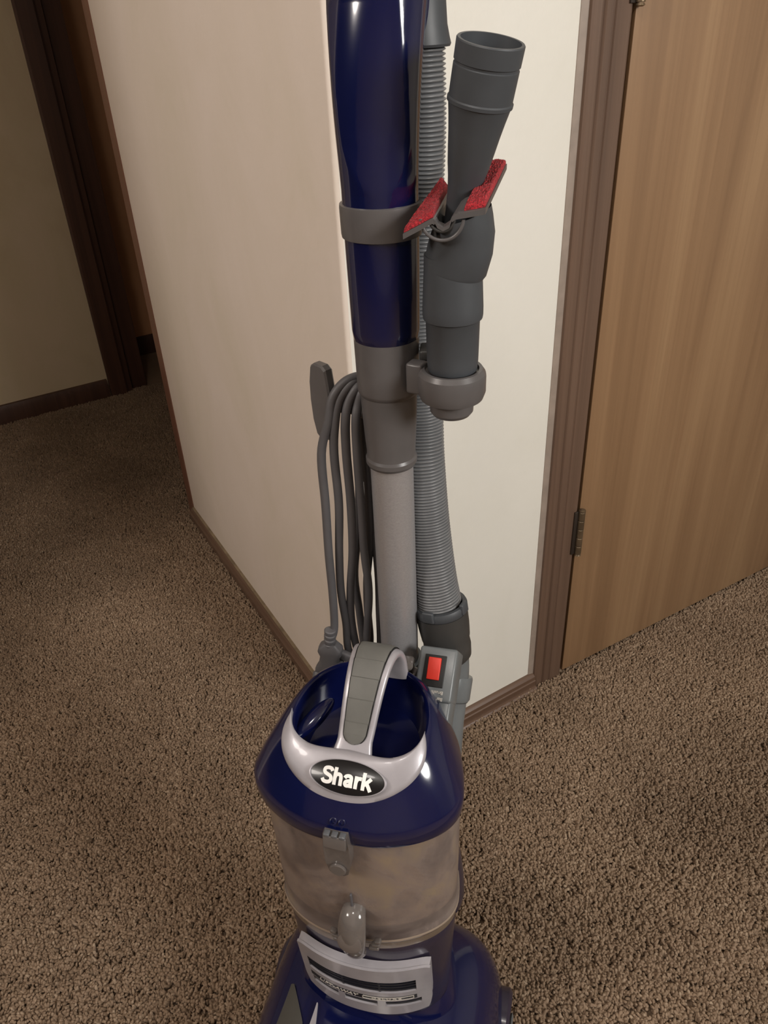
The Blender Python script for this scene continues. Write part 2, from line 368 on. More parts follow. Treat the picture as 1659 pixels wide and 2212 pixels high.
# carpet pile: yarn tufts scattered on the visible floor
def carpet():
    poly = [(-.90, .10), (.95, .10), (1.45, 1.20), (1.45, 1.74), (.33, 1.135), (-.03, .905), (-.52, 1.79), (-.66, 2.78), (-1.75, 2.32), (-1.35, 1.1)]
    me = bpy.data.meshes.new('carpet_pile'); me.from_pydata([(x, y_, .0015) for x, y_ in poly], [], [tuple(range(len(poly)))])
    o = bpy.data.objects.new('carpet_pile', me); COL.objects.link(o); me.materials.append(TUFT)
    o['kind'] = 'stuff'; o['label'] = 'shaggy brown twisted carpet pile covering the floor'; o['category'] = 'carpet'
    ng = bpy.data.node_groups.new('carpet_tufts', 'GeometryNodeTree')
    ng.interface.new_socket('Geometry', in_out='INPUT', socket_type='NodeSocketGeometry')
    ng.interface.new_socket('Geometry', in_out='OUTPUT', socket_type='NodeSocketGeometry')
    N, L = ng.nodes, ng.links; gi = N.new('NodeGroupInput'); go = N.new('NodeGroupOutput')
    di = N.new('GeometryNodeDistributePointsOnFaces'); di.inputs['Density'].default_value = 115000
    L.new(gi.outputs[0], di.inputs[0])
    cn = N.new('GeometryNodeMeshCone'); cn.inputs['Vertices'].default_value = 5; cn.inputs['Side Segments'].default_value = 3
    cn.inputs['Radius Top'].default_value = .0015; cn.inputs['Radius Bottom'].default_value = .0027; cn.inputs['Depth'].default_value = .0090
    # bend each yarn
    ps = N.new('GeometryNodeInputPosition'); sx = N.new('ShaderNodeSeparateXYZ'); L.new(ps.outputs[0], sx.inputs[0])
    sq = N.new('ShaderNodeMath'); sq.operation = 'MULTIPLY'; L.new(sx.outputs[2], sq.inputs[0]); L.new(sx.outputs[2], sq.inputs[1])
    mu = N.new('ShaderNodeMath'); mu.operation = 'MULTIPLY'; L.new(sq.outputs[0], mu.inputs[0]); mu.inputs[1].default_value = 30
    cx = N.new('ShaderNodeCombineXYZ'); L.new(mu.outputs[0], cx.inputs[0])
    sp = N.new('GeometryNodeSetPosition'); L.new(cn.outputs['Mesh'], sp.inputs[0]); L.new(cx.outputs[0], sp.inputs['Offset'])
    ss = N.new('GeometryNodeSetShadeSmooth'); L.new(sp.outputs[0], ss.inputs[0])
    sm = N.new('GeometryNodeSetMaterial'); sm.inputs['Material'].default_value = TUFT; L.new(ss.outputs[0], sm.inputs[0])
    ins = N.new('GeometryNodeInstanceOnPoints'); L.new(di.outputs['Points'], ins.inputs['Points']); L.new(sm.outputs[0], ins.inputs['Instance'])
    rr = N.new('FunctionNodeRandomValue'); rr.data_type = 'FLOAT_VECTOR'
    rr.inputs[0].default_value = (-.7, -.7, 0); rr.inputs[1].default_value = (.7, .7, 6.28); L.new(rr.outputs[0], ins.inputs['Rotation'])
    rs = N.new('FunctionNodeRandomValue'); rs.data_type = 'FLOAT'; rs.inputs[2].default_value = .7; rs.inputs[3].default_value = 1.35
    L.new(rs.outputs[1], ins.inputs['Scale'])
    L.new(ins.outputs[0], go.inputs[0])
    md = o.modifiers.new('tufts', 'NODES'); md.node_group = ng
    return o
carpet()

# ------------------------------------------------------------------ the vacuum (local frame: x right, y back, z up)
YAW = R(-16.5); O = V((0.00912, 0.59993, 0)); RV = M.Rotation(YAW, 3, 'Z')
def tow(p_): return O + RV @ V(p_)
VAC = empty('upright_vacuum', O, YAW, 'navy blue and grey upright vacuum cleaner standing by the wall corner', 'vacuum cleaner')
XC = -0.0105

# --- wand column
G().lathe([(.0190, .56), (.0190, .822)], seg=56).done('wand', WANDM, VAC, label='brushed silver metal wand tube')
g = G().lathe([(.0190, .812), (.0212, .8125), (.0225, .815), (.0226, .8190), (.0214, .8215), (.0213, .826), (.0222, .840), (.0234, .866), (.0237, .8800), (.0255, .8830), (.0258, .8845), (.0259, .896), (.0264, .930), (.0258, .935), (.02, .936)], seg=64)
g.done('wand_collar', GREY, VAC, ang=20)
G().lathe([(.0248, .926), (.0264, .9285), (.0272, .936), (.0277, .970), (.0282, 1.005), (.0282, 1.04)], seg=64).done('lower_handle_tube', NAVY, VAC)
G().lathe([(.0284, 1.007), (.0299, 1.0075), (.0303, 1.010), (.0306, 1.028), (.0303, 1.0305), (.0290, 1.031)], seg=64).done('clamp_band', GREY, VAC)
# upper handle: round tube with a shallow dished face that ends in a U
def handle():
    rings = []; seg = 96
    zs = [1.030+.125*i/50 for i in range(51)]
    for z_ in zs:
        r_ = .0281+.0052*max(0, (z_-1.036)/.117)**1.15
        h = max(0, (z_-1.041)/.112); fc = -math.pi/2 + .25 - .5*h**1.4     # face turns left with height
        wd = .95*min(1, h/.26)**.5 if h > 0 else 0
        ring = []
        for k in range(seg):
            t = 2*math.pi*k/seg; d = math.atan2(math.sin(t-fc), math.cos(t-fc)); rr = r_
            if wd and abs(d) < wd:
                q = 1-(abs(d)/wd)**2; rr -= .0050*min(1, h/.35)**.8*q
            ring.append((rr*math.cos(t), rr*math.sin(t)+1.7*max(0, z_-1.07)**2, z_))
        rings.append(ring)
    # bends back above the frame into the grip
    for i in range(1, 15):
        z0 = 1.7*.085**2; a0 = R(16.1); a_ = a0+i/14*R(86); r_ = .0333-.009*i/14; Rb = .058
        c_ = V((.0, z0+Rb*(math.cos(a0)-math.cos(a_)), 1.155+Rb*(math.sin(a_)-math.sin(a0)))); t = V((0, math.sin(a_), math.cos(a_))); nn = V((0, math.cos(a_), -math.sin(a_)))
        rings.append([c_ + V((1, 0, 0))*(r_*math.cos(2*math.pi*k/seg)) + nn*(r_*math.sin(2*math.pi*k/seg)) for k in range(seg)])
    return G().loft(rings).done('handle', NAVY, VAC, ang=50)
handle()
G().sweep(spline([(.0105, .018, 1.105), (.0150, .028, 1.130), (.018, .042, 1.160), (.010, .072, 1.192), (.004, .095, 1.203)], 8), lambda t: .010+.008*t, 20).done('handle_yoke', NAVY, VAC)
# hose: path of the axis
hp = spline([(.0185, .050, 1.126), (.0185, .050, 1.065), (.0135, .050, .976), (.0135, .049, .896), (.0155, .046, .836), (.0183, .038, .792), (.0234, .032, .733), (.0322, .022, .6744), (.0385, .0185, .6425)], 24)
def hose():
    n = 0; L = [0]
    for i in range(1, len(hp)): L.append(L[-1]+(hp[i]-hp[i-1]).length)
    tot = L[-1]; pitch = .00315; seg = 32; sub = 6; ns = int(tot/pitch*sub); pts = []; j = 0
    for k in range(ns+1):
        d = tot*k/ns
        while j < len(L)-2 and L[j+1] < d: j += 1
        f_ = (d-L[j])/(L[j+1]-L[j]); pts.append(hp[j].lerp(hp[j+1], f_))
    def rad(t):
        ph = (t*ns/sub) % 1; return .0172+.0028*t+.0027*abs(math.cos(math.pi*ph))**.8
    return G().sweep(pts, rad, seg, up=(1, 0, 0)).done('hose', HOSEM, VAC, ang=80, label='grey ribbed hose')
hose()
G().lathe([(.0190, 1.1245), (.0226, 1.1245), (.0234, 1.1262), (.0224, 1.1300), (.0207, 1.1380), (.0198, 1.152), (.0196, 1.180), (.015, 1.196)], (.0190, .049, 0), seg=48).done('upper_hose_cuff', GREYD, VAC)
# lower cuff, rim with clip tabs
cax = (V((.0397, .018, .6405))-V((.0485, .012, .5882))).normalized(); cb = V((.0483, .012, .5895))
lc = G().lathe([(.0200, -.012), (.0235, -.008), (.0247, .004), (.0240, .012), (.0250, .016), (.0262, .030), (.0265, .046)], cb, cax, 56, True, False).done('lower_hose_cuff', GREYK, VAC)
G().lathe([(.0262, .046), (.0270, .047), (.0272, .053), (.0262, .0555), (.0225, .0555), (.0222, .050)], cb, cax, 56, False, False).done('cuff_rim', GREYD, lc)
q = V((0, 0, 1)).rotation_difference(cax)
for t in (-105, -15):
    p_ = cb + q @ V((.0262*math.cos(R(t)), .0262*math.sin(R(t)), .0535))
    G().box(p_, (.012, .0045, .012), (q.to_matrix() @ M.Rotation(R(t+90), 3, 'Z')), .0015).done('clip_tab', GREYD, lc)
# elbow from the cuff into the motor duct
el = spline([(.0478, .0125, .598), (.0500, .0105, .576), (.0510, .005, .553), (.0505, -.006, .528), (.0495, -.020, .503)], 8)
elb = G().sweep(el, .0208, 40).done('hose_elbow', GREYB, VAC)
d_ = V((-.05, -.60, -.80)).normalized()
G().lathe([(.0215, 0), (.0268, .0005), (.0276, .003), (.0278, .024), (.0262, .0265), (.0215, .027)], V((.0475, .004, .546))-d_*.012, d_, 56, False, False).done('elbow_ring', GREYB, elb)
G().sweep(spline([(.0500, -.012, .516), (.0495, -.024, .490), (.0485, -.038, .450), (.048, -.056, .39), (.047, -.062, .33)], 8), lambda t: .0205+.004*t, 36).done('motor_duct', GREYB, VAC)
G().lathe([(.0262, .0), (.0262, .0012), (.0212, .0012), (.0212, .0)], V((.0475, .004, .546))+d_*.0138, d_, 48, False, False).done('ring_shade', BLACKM, elb)  # black annulus paints the shade in the open end of the ring
# cup at the foot of the wand
G().lathe([(.0193, .556), (.0232, .556), (.0236, .575), (.0228, .580), (.0193, .580)], seg=48, cap0=False, cap1=False).done('wand_socket', GREYB, VAC)
g = G().box((.0165, -.030, .597), (.012, .010, .022), bev=.003); g.lathe([(.0035, 0), (.0046, .001), (.0046, .006), (.003, .008)], (.0175, -.034, .602), (.2, -.7, .6), 20)
g.lathe([(.004, 0), (.004, .007), (.003, .008)], (.0195, -.030, .593), (.9, -.4, .1), 20)
g.done('release_catch', CLEAR, VAC, label='small clear release catch')

# --- motor base
def mirror_outline(h):
    h = [V((a_, b_, 0)) for a_, b_ in h]; s = spline(h, 10)
    full = s + [V((-p_.x, p_.y, 0)) for p_ in reversed(s[1:-1])]
    return full
YC0 = -.105
def by_angle(h, n=120):
    f = mirror_outline(h); an = []
    pts = sorted(((math.atan2(p_.x, -(p_.y-YC0)) % (2*math.pi)), p_) for p_ in f)
    out = []
    for k in range(n):
        t = 2*math.pi*k/n; i = 0
        while i < len(pts) and pts[i][0] < t: i += 1
        a0, p0 = pts[i-1] if i > 0 else (pts[-1][0]-2*math.pi, pts[-1][1]); a1, p1 = pts[i] if i < len(pts) else (pts[0][0]+2*math.pi, pts[0][1])
        f_ = (t-a0)/max(1e-9, a1-a0); out.append(p0.lerp(p1, f_))
    return out
NA_ = 144
RIM = by_angle([(0, -.1905), (.03, -.1885), (.055, -.1815), (.078, -.169), (.094, -.153), (.1005, -.135), (.0985, -.114), (.093, -.092), (.083, -.066), (.069, -.043), (.050, -.031), (.026, -.0255), (0, -.024)], NA_)
CREST = by_angle([(0, -.1430), (.03, -.1445), (.048, -.1400), (.059, -.1290), (.0635, -.112), (.0615, -.092), (.055, -.074), (.044, -.060), (.031, -.0515), (.015, -.047), (0, -.046)], NA_)
def zc(y_): return .597+.15*(y_+.143)
def sc_ring(ring, s, z_, sy=None, dx=0):
    sy = s if sy is None else sy
    return [V((XC+dx+p_.x*s, YC0+(p_.y-YC0)*sy, z_)) for p_ in ring]
base_rings = [(.72, .175), (.80, .18), (.845, .20), (.87, .25), (.895, .30), (.912, .338), (.915, .352), (.90, .356)]
body = G().loft([sc_ring(RIM, s, z_, s*1.015, .002) for s, z_ in base_rings]).done('motor_housing', NAVY2, VAC)
# --- dust bin with its dusty contents
def tilt(ring, k): return [V((p_.x, p_.y, p_.z+k*(p_.x-XC))) for p_ in ring]
br = [(.905, .358, .12), (.938, .359, .12), (.946, .362, .12), (.946, .368, .12), (.930, .371, .12), (.925, .376, .11), (.930, .386, .10), (.938, .43, .06), (.945, .49, .02), (.952, .529, 0)]
bin_ = G().loft([tilt(sc_ring(RIM, s, z_, s, .002), k) for s, z_, k in br]).done('dust_bin', BINM, VAC, ang=60, label='dusty translucent bin')
cr_ = [(.80, .380), (.87, .387), (.895, .43), (.90, .49), (.90, .526)]
G().loft([tilt(sc_ring(RIM, s, z_, s, .002), .1) for s, z_ in cr_]).done('collected_dust', DUST, bin_)
G().loft([tilt(sc_ring(RIM, s, z_, s, .002), .12) for s, z_ in [(.905, .3475), (.928, .3475), (.932, .350), (.934, .3595), (.92, .3600)]], False, False).done('bin_rim', plastic('tan_smoked_rim', (112, 99, 86), .25, .3), bin_)
G().loft([tilt(sc_ring(RIM, s, z_, s, .002), .12) for s, z_ in [(.944, .3610), (.952, .3625), (.953, .3645), (.944, .3660)]], False, False).done('bin_edge_highlight', plastic('pale_edge_highlight', (142, 128, 114), .2, .4), bin_)  # seam lip coloured pale as a thin painted highlight line
G().loft([sc_ring(RIM, s, z_, s, .001) for s, z_ in [(.955, .5265), (.972, .5265), (.974, .5295), (.955, .530)]], False, False).done('bin_gasket', plastic('tan_gasket', (128, 108, 92), .5), VAC)
# top latch of the bin
g = G().prism([(-.0110, .547), (.0110, .547), (.0122, .526), (.0118, .506), (.0090, .493), (.0045, .4890), (-.0045, .4890), (-.0090, .493), (-.0118, .506), (-.0122, .526)], (0, .012, 0), (XC-.001, -.1965, 0))
lt = g.done('bin_latch', CLEAR, VAC, ang=25, label='clear grey bin latch')
G().box((XC-.001, -.1975, .540), (.0212, .004, .014), M.Rotation(R(-10), 3, 'X'), .001).done('latch_plate', plastic('pale_latch_plate', (112, 108, 107), .2, .3, metal=.4), lt)
for k in (-.0072, 0, .0072): G().box((XC-.001+k, -.1955, .5475), (.0056, .006, .004), None, .001).done('latch_rib', plastic('smoked_rib', (90, 92, 96), .2, .4), lt)
G().lathe([(.0070, 0), (.0078, .0005), (.0078, .002), (.0070, .0028)], (XC-.001, -.1965, .4995), (0, -1, 0), 28).done('latch_button', CLEAR, lt)
# bottom catch: knob with finger tabs
KX = XC+.0055
kb = G().sweep(spline([(KX, -.182, .420), (KX, -.192, .416), (KX, -.1985, .402), (KX, -.1995, .382), (KX, -.1975, .366), (KX, -.193, .356)], 6), lambda t: .0105+.0035*math.sin(math.pi*min(1, t*1.25)), 24, flat=.72).done('bin_catch', CLEAR, VAC, label='clear smoked bin release knob')
G().lathe([(.0105, -.004), (.0122, -.003), (.0122, .002), (.0105, .003)], (KX, -.2060, .396), (0, -1, .30), 32).done('catch_face', plastic('smoked_grey_catch', (98, 91, 88), .16, .5), kb)
for s_ in (-1, 1):
    for k in range(3): G().box((KX+s_*(.0185+.0022*k), -.1905, .366+.0065*k), (.011-.002*k, .006, .0042), M.Rotation(R(-14*s_), 3, 'Y'), .0016).done('finger_rib', CLEAR, kb)
G().box((XC+.004, -.1872, .432), (.0022, .003, .026), None, .0008).done('fill_line', plastic('smoky_line', (86, 84, 88), .5), bin_)
# side release tab
G().loft([[V((XC+.0825+dx+c_*rx, -.088+s_*.014, z_)) for c_, s_ in ((math.cos(2*math.pi*k/20), math.sin(2*math.pi*k/20)) for k in range(20))] for dx, rx, z_ in [(0, .004, .408), (.0035, .006, .385), (.0055, .0075, .355), (.0065, .008, .32), (.004, .008, .300), (.0025, .005, .296)]]).done('side_release_tab', NAVY2, VAC)

# --- lid
def lid_pt(k, t):
    o_, c_ = RIM[k % NA_], CREST[k % NA_]; x = o_.x+(c_.x-o_.x)*t; y_ = o_.y+(c_.y-o_.y)*t
    z_ = .547+(zc(c_.y)-.547)*(1-(1-t)**1.55)
    return V((XC+x, y_, z_))
rings = [sc_ring(RIM, .96, .5285), sc_ring(RIM, .988, .5275), sc_ring(RIM, 1.0, .531), sc_ring(RIM, 1.003, .540)]
rings += [[lid_pt(k, t) for k in range(NA_)] for t in (0, .06, .14, .24, .35, .47, .6, .72, .83, .92, .97, 1.0)]
def in_ring(s, dz):
    return [V((XC+p_.x*s, YC0+.004+(p_.y-YC0-.004)*s, zc(p_.y)+dz)) for p_ in CREST]
rings += [in_ring(.985, -.001), in_ring(.965, -.0035), in_ring(.95, -.016), in_ring(.925, -.036), in_ring(.86, -.050), in_ring(.55, -.054), in_ring(.2, -.054)]
lid = G().loft(rings).done('lid', NAVY, VAC, ang=55)
bo = V((XC-.046, -.108, .588)); bd = V((.50, .80, .32)).normalized(); bs = V((.80, -.58, .15)); bs = (bs-bd*bs.dot(bd)).normalized(); bu = bd.cross(bs)
G().loft([[bo+bd*(.026*math.cos(math.pi*i/14))+(bs*(.0090*math.cos(2*math.pi*k/28))+bu*(.0075*math.sin(2*math.pi*k/28)))*max(.02, math.sin(math.pi*i/14)) for k in range(28)] for i in range(15)]).done('finger_scoop', NAVY, lid, ang=80)
# embossed lock marks on the front lip
def lip_pt(u_, dz): 
    y_ = -.1905+.0045*(u_/.04)**2*.9; return V((XC+u_, y_-.0004, .547+dz))
em = G()
for cx in (-.0045, .0035): em.lathe([(.0030, 0), (.0034, .0005), (.0024, .0008), (.0022, 0)], (XC+cx+.0, -.1868, .5535), (0, -.62, .78), 20, False, False)
em.done('lock_mark', NAVY, lid)
# silver crescent
def cres(du):
    def f_(u_, v_):
        th = (u_*2-1)*80; fr = abs(th)/80
        t0 = .30+.70*fr**2.2; t1 = 1.0
        t = t0+(t1-t0)*v_; ka = (th/360*NA_); k0 = math.floor(ka); q_ = ka-k0
        p_ = lid_pt(int(k0), t).lerp(lid_pt(int(k0)+1, t), q_)
        edge = min(1, min(v_, 1-v_)/.12); lift = (.0004+.0022*math.sin(edge*math.pi/2))*du
        horn = max(0, fr-.55)/.45*.006*du
        return p_ + V((0, -.6, .8))*lift + V((0, 0, 1))*(horn*(.4+.6*v_))
    return f_
cresc = G().slab(cres(1), cres(-.6), 90, 14).done('silver_crescent', SILVER, lid, ang=50)
# badge
bn = V((0, -.6, .8)); bx = V((.998, .03, -.06)); bx = (bx-bn*bx.dot(bn)).normalized(); by = bn.cross(bx).normalized(); bc = V((XC+.0040, -.1645, .5868))
def badge_pt(x, y_, h=0):
    q_ = min(1, (x/.0335)**2+(y_/.0140)**2); return bc+bx*x+by*y_+bn*(.0008+.0030*(1-q_)+h)
bg = G(); rgs = []
for s in (1.0, .985, .9, .75, .55, .3, .05): rgs.append([badge_pt(.0335*s*math.cos(2*math.pi*k/64), .0140*s*math.sin(2*math.pi*k/64)) for k in range(64)])
rgs.insert(0, [p_-bn*.006 for p_ in rgs[0]])
badge = bg.loft(rgs, False, True).done('badge', BLACK, VAC, ang=60, label='black oval badge with white lettering')
rgs = [[bc+bx*(.0335*s*math.cos(2*math.pi*k/64))+by*(.0140*s*math.sin(2*math.pi*k/64))+bn*h for k in range(64)] for s, h in ((1.0, .0006), (1.015, .0018), (1.04, .0016), (1.06, -.0006))]
G().loft(rgs, False, False).done('badge_rim', SILVER, badge)
def strokes():
    L_ = {'S': (.56, [([(.49, .555), (.43, .645), (.29, .675), (.15, .635), (.115, .53), (.17, .44), (.30, .385), (.43, .325), (.475, .215), (.42, .105), (.28, .065), (.13, .095), (.065, .195)], 6)]),
          'h': (.50, [([(.085, 0), (.085, .75)], 8), ([(.085, .30), (.12, .415), (.215, .475), (.32, .45), (.365, .36), (.37, .20), (.37, 0)], 5)]),
          'a': (.485, [([(.045, .375), (.10, .455), (.21, .485), (.315, .455), (.345, .36), (.345, .20), (.355, 0)], 5), ([(.345, .285), (.22, .265), (.115, .225), (.085, .145), (.13, .075), (.23, .075), (.345, .15)], 5)]),
          'r': (.335, [([(.085, 0), (.085, .54)], 8), ([(.085, .27), (.13, .40), (.22, .46), (.325, .455)], 5)]),
          'k': (.46, [([(.085, 0), (.085, .75)], 8), ([(.105, .22), (.255, .37), (.41, .54)], 5), ([(.215, .335), (.33, .17), (.43, 0)], 5)])}
    g_ = G(); x0 = 0; tot = sum(L_[c_][0] for c_ in 'Shark'); K = .0196; wd = .079
    for c_ in 'Shark':
        for pts_, n_ in L_[c_][1]:
            P = spline([(a_, b_, 0) for a_, b_ in pts_], n_); N_ = len(P)-1
            def edge(u_, v_, h):
                i_ = int(round(u_*N_)); t_ = (P[min(N_, i_+1)]-P[max(0, i_-1)]).normalized(); q_ = P[i_]+V((-t_.y, t_.x, 0))*wd*(2*v_-1)
                return badge_pt((x0+q_.x-tot/2)*K, (q_.y-.37)*K-.0006, h)
            q_ = G().slab(lambda a_, b_: edge(a_, b_, .00055), lambda a_, b_: edge(a_, b_, -.0002), N_, 2); g_.add(q_.v, q_.f)
        x0 += L_[c_][0]
    return g_.done('lettering', WHITEP, badge, ang=30)
strokes()
# carry strap
sp = spline([(-.152, .590), (-.142, .5955), (-.130, .6065), (-.117, .621), (-.104, .634), (-.091, .6440), (-.077, .6495), (-.064, .6490), (-.054, .6420), (-.048, .628), (-.046, .606)], 8) if False else spline([(0, -.154, .588), (0, -.144, .594), (0, -.131, .606), (0, -.118, .6205), (0, -.105, .6335), (0, -.091, .6440), (0, -.077, .6495), (0, -.064, .6490), (0, -.054, .6420), (0, -.048, .628), (0, -.046, .604)], 8)
SN = len(sp)-1
def strap_frame(t):
    i = min(SN-1, int(t*SN)); f_ = t*SN-i; p_ = sp[i].lerp(sp[i+1], f_)
    tg = (sp[min(SN, i+2)]-sp[max(0, i-1)]).normalized(); nn = V((1, 0, 0)).cross(tg); nn = nn if nn.z > 0 or nn.y > 0 else -nn
    if nn.z < -.2: nn = -nn
    return p_, tg, nn
def strap_w(t): return (.0215-.0055*min(1, t/.16) + .0085*max(0, (t-.16))/.84*1.05)
def strap_shift(t): return XC+.001+.0065*t
def strap_outer():
    rg = []
    for i in range(49):
        t = i/48; p_, tg, nn = strap_frame(t); w_ = strap_w(t); th = .0095; c_ = V((strap_shift(t), p_.y, p_.z))
        prof = []
        for k in range(28):
            a_ = 2*math.pi*k/28; cx, sx_ = math.cos(a_), math.sin(a_)
            prof.append((w_*math.copysign(abs(cx)**.42, cx), th*.5*math.copysign(abs(sx_)**.55, sx_)-th*.5))
        rg.append([c_+V((1, 0, 0))*a_+nn*b_ for a_, b_ in prof])
    return G().loft(rg).done('carry_strap', SILVER, VAC, ang=50)
strap = strap_outer()
def grip(h, inset):
    def f_(u_, v_):
        t = .145+.76*u_; p_, tg, nn = strap_frame(t); w_ = (strap_w(t)-.0062)
        e = min(1, u_/.075); w_ *= math.sqrt(max(0.0004, 1-(1-e)**2)); w_ -= inset
        seg_ = (u_*7.2) % 1; step = .0011*seg_ if u_ > .06 else .0011*u_/.06
        if u_ > .80: step = .0006
        rd = 1-abs(v_*2-1)**6
        return V((strap_shift(t), p_.y, p_.z))+V((1, 0, 0))*(w_*(v_*2-1))+nn*(h*(.55+.45*rd)+(step if h > 0 else 0))
    return f_
G().slab(grip(.0016, 0), grip(-.002, 0), 150, 16).done('grip_insert', GRIP, strap, ang=28, label='ridged dark grey grip')
G().slab(grip(.0004, -.0011), grip(-.002, -.0011), 60, 6).done('grip_gap', BLACKM, strap)

# --- switch box
sb = V((.0464, -.0470, .6012)); sn = V((-.10, -.62, .78)).normalized(); sx = V((1, 0, -.0)); sx = (sx-sn*sx.dot(sn)).normalized(); sy = sn.cross(sx)
SR = M((sx, sy, sn)).transposed()
g = G().box(sb-sn*.014+sy*.0060, (.038, .052, .028), SR, .0028).box(sb-sn*.016-sy*.040+sx*.0115, (.014, .050, .024), SR, .0028)
swb = g.done('switch_housing', GREYB, VAC)
G().box(sb+sy*.0085+sn*.0002-sx*.0015, (.0215, .031, .0016), SR, .0006).done('switch_bezel', BLACKM, swb)
G().box(sb+sy*.0105+sn*.0018-sx*.0015, (.0125, .0215, .004), SR @ M.Rotation(R(4), 3, 'X'), .0008).done('rocker_switch', REDSW, swb, label='red rocker switch')
def swt(dx, dy): return lambda c_: sb+sx*(dx-c_.x)+sy*(dy-c_.y)+sn*(.0004+c_.z)
put_text('lettering', 'Brushroll', .0046, PRINTG, swb, swt(.002, -.0115), .0002, .00006)
put_text('lettering', 'Bare Floor', .0046, PRINTG, swb, swt(.001, -.0175), .0002, .00006)

LOUV = plastic('dark_louvre_plastic', (17, 17, 26), .4)
# --- grille panel on the front of the motor housing
def gp(s, v, h=0):
    """s -1..1 across, v 0 (top)..1 (bottom)"""
    hw = .0715*(1-.05*max(0, (v-.72)/.28)**2); u_ = XC+.0175*0+.0055+s*hw; rel = u_-XC
    y_ = -.1895+.0175*(abs(rel)/.07)**2.2
    zt = .3285-.006*min(1, abs(s))**14; zb = .2185+.006*abs(s)**4
    return V((u_, y_-h+.010*v, zt+(zb-zt)*v))
def panel_part(s0, s1, v0, v1, h0, h1, ns, nv=2, rnd_=0):
    return G().slab(lambda a_, b_: gp(s0+(s1-s0)*a_, v0+(v1-v0)*b_, h1), lambda a_, b_: gp(s0+(s1-s0)*a_, v0+(v1-v0)*b_, h0), ns, nv)
fr = G()
def cell(s0, s1, v0, v1, ns): 
    p_ = panel_part(s0, s1, v0, v1, .0050, .0078, ns); fr.add(p_.v, p_.f)
holes_top = (-.86, .80, .25, .485); row = (.685, .80); slots = [(-.84, -.40), (-.30, .22), (.34, .86)]
def sheet(top):
    # bevelled border: corners drawn in, edges rounded
    pass
cell(-1, 1, 0, .25, 32); cell(-1, -.86, .25, .485, 4); cell(.80, 1, .25, .485, 5); cell(-1, 1, .485, .685, 32)
cell(-1, -.84, .685, .80, 4); cell(-.40, -.30, .685, .80, 3); cell(.22, .34, .685, .80, 3); cell(.86, 1, .685, .80, 4); cell(-1, 1, .80, 1, 32)
def merge_bevel(g_, name, mat, parent, bev):
    me = bpy.data.meshes.new(name); me.from_pydata([tuple(v) for v in g_.v], [], g_.f)
    bm = bmesh.new(); bm.from_mesh(me); bmesh.ops.remove_doubles(bm, verts=bm.verts, dist=.0002)
    # drop inner faces shared by neighbouring cells
    seen = {}
    for f_ in bm.faces:
        k = tuple(sorted(v.index for v in f_.verts)); seen.setdefault(k, []).append(f_)
    dead = [f_ for fs in seen.values() if len(fs) > 1 for f_ in fs]; bmesh.ops.delete(bm, geom=dead, context='FACES')
    bmesh.ops.recalc_face_normals(bm, faces=bm.faces); bm.to_mesh(me); bm.free()
    o = link(name, me, mat, parent, 40)
    if bev:
        b_ = o.modifiers.new('bevel', 'BEVEL'); b_.width = bev; b_.segments = 3; b_.limit_method = 'ANGLE'; b_.angle_limit = R(40)
    return o
grl = merge_bevel(fr, 'grille_panel', SILVER, VAC, .0011)
panel_part(-.985, .985, .01, .985, -.004, .0052, 32, 6).done('panel_backing', SILVER, grl)
panel_part(-.93, .88, .24, .50, .0048, .0056, 24).done('grille_back', BLACKM, grl)
panel_part(-.90, .92, .68, .81, .0048, .0056, 24).done('grille_back', BLACKM, grl)
for v in (.305, .365, .425): panel_part(-.86, .80, v, v+.024, .0050, .0068, 24, 1).done('louvre', LOUV, grl)
for s in (-.30, .26): panel_part(s, s+.03, .25, .485, .0050, .0065, 1, 3).done('louvre_post', LOUV, grl)
for a_, b_ in slots: panel_part(a_, b_,   .735, .760, .0050, .0064, 8, 1).done('louvre', LOUV, grl)
pl = panel_part(-.86, .80, .575, .660, .004, .0080, 28).done('name_strip', BLACK, grl)
def strip_fn(s0, vmid): return lambda c_: gp(s0+c_.x/.0715, vmid-c_.y/.116, .0082+c_.z)
put_text('lettering', 'LIFT-AWAY', .0085, PRINTG, grl, strip_fn(-.40, .620), .0002, .00012, .25, 1.05)
put_text('lettering', 'DELUXE', .0070, PRINTG, grl, strip_fn(.36, .620), .0002, .00012, 0, 1.35)
fb_ = G()
for s0, s1, v0, v1 in ((.0, .76, .588, .594), (.0, .76, .644, .650), (.0, .012, .588, .650), (.748, .76, .588, .650)):
    q_ = panel_part(s0, s1, v0, v1, .0078, .0085, 12 if s1-s0 > .1 else 1, 1); fb_.add(q_.v, q_.f)
fb_.done('name_frame', PRINTG, grl)

# --- floor nozzle
NH = .172
def hood(x, y_):
    u_ = x-(-.008); e = (abs(u_)/.152)**4 + (abs(y_+.165)/.170)**4
    return max(.0, (1-min(1, e)))**.40*NH+.012
def hood_patch(x0, x1, y0, y1, h, fx=lambda a_, b_: 0):
    return lambda a_, b_: V(((x0+(x1-x0)*a_+fx(a_, b_)), y0+(y1-y0)*b_, hood(x0+(x1-x0)*a_+fx(a_, b_), y0+(y1-y0)*b_)+h))
def nozzle():
    rg = []; n = 120
    for i, s in enumerate([1.0, .998, .99, .975, .95, .91, .86, .79, .70, .58, .42, .25, .08]):
        ring = []
        for k in range(n):
            t = 2*math.pi*k/n; c_, s_ = math.cos(t), math.sin(t)
            q_ = (abs(c_)**4+abs(s_)**4)**-.25*s
            x = -.008+.152*c_*q_; y_ = -.165+.170*s_*q_
            ring.append(V((x, y_, hood(x, y_))))
        rg.append(ring)
    rg.insert(0, [V((p_.x, p_.y, .008)) for p_ in rg[0]])
    return G().loft(rg).done('floor_nozzle', NAVY, VAC, ang=60)
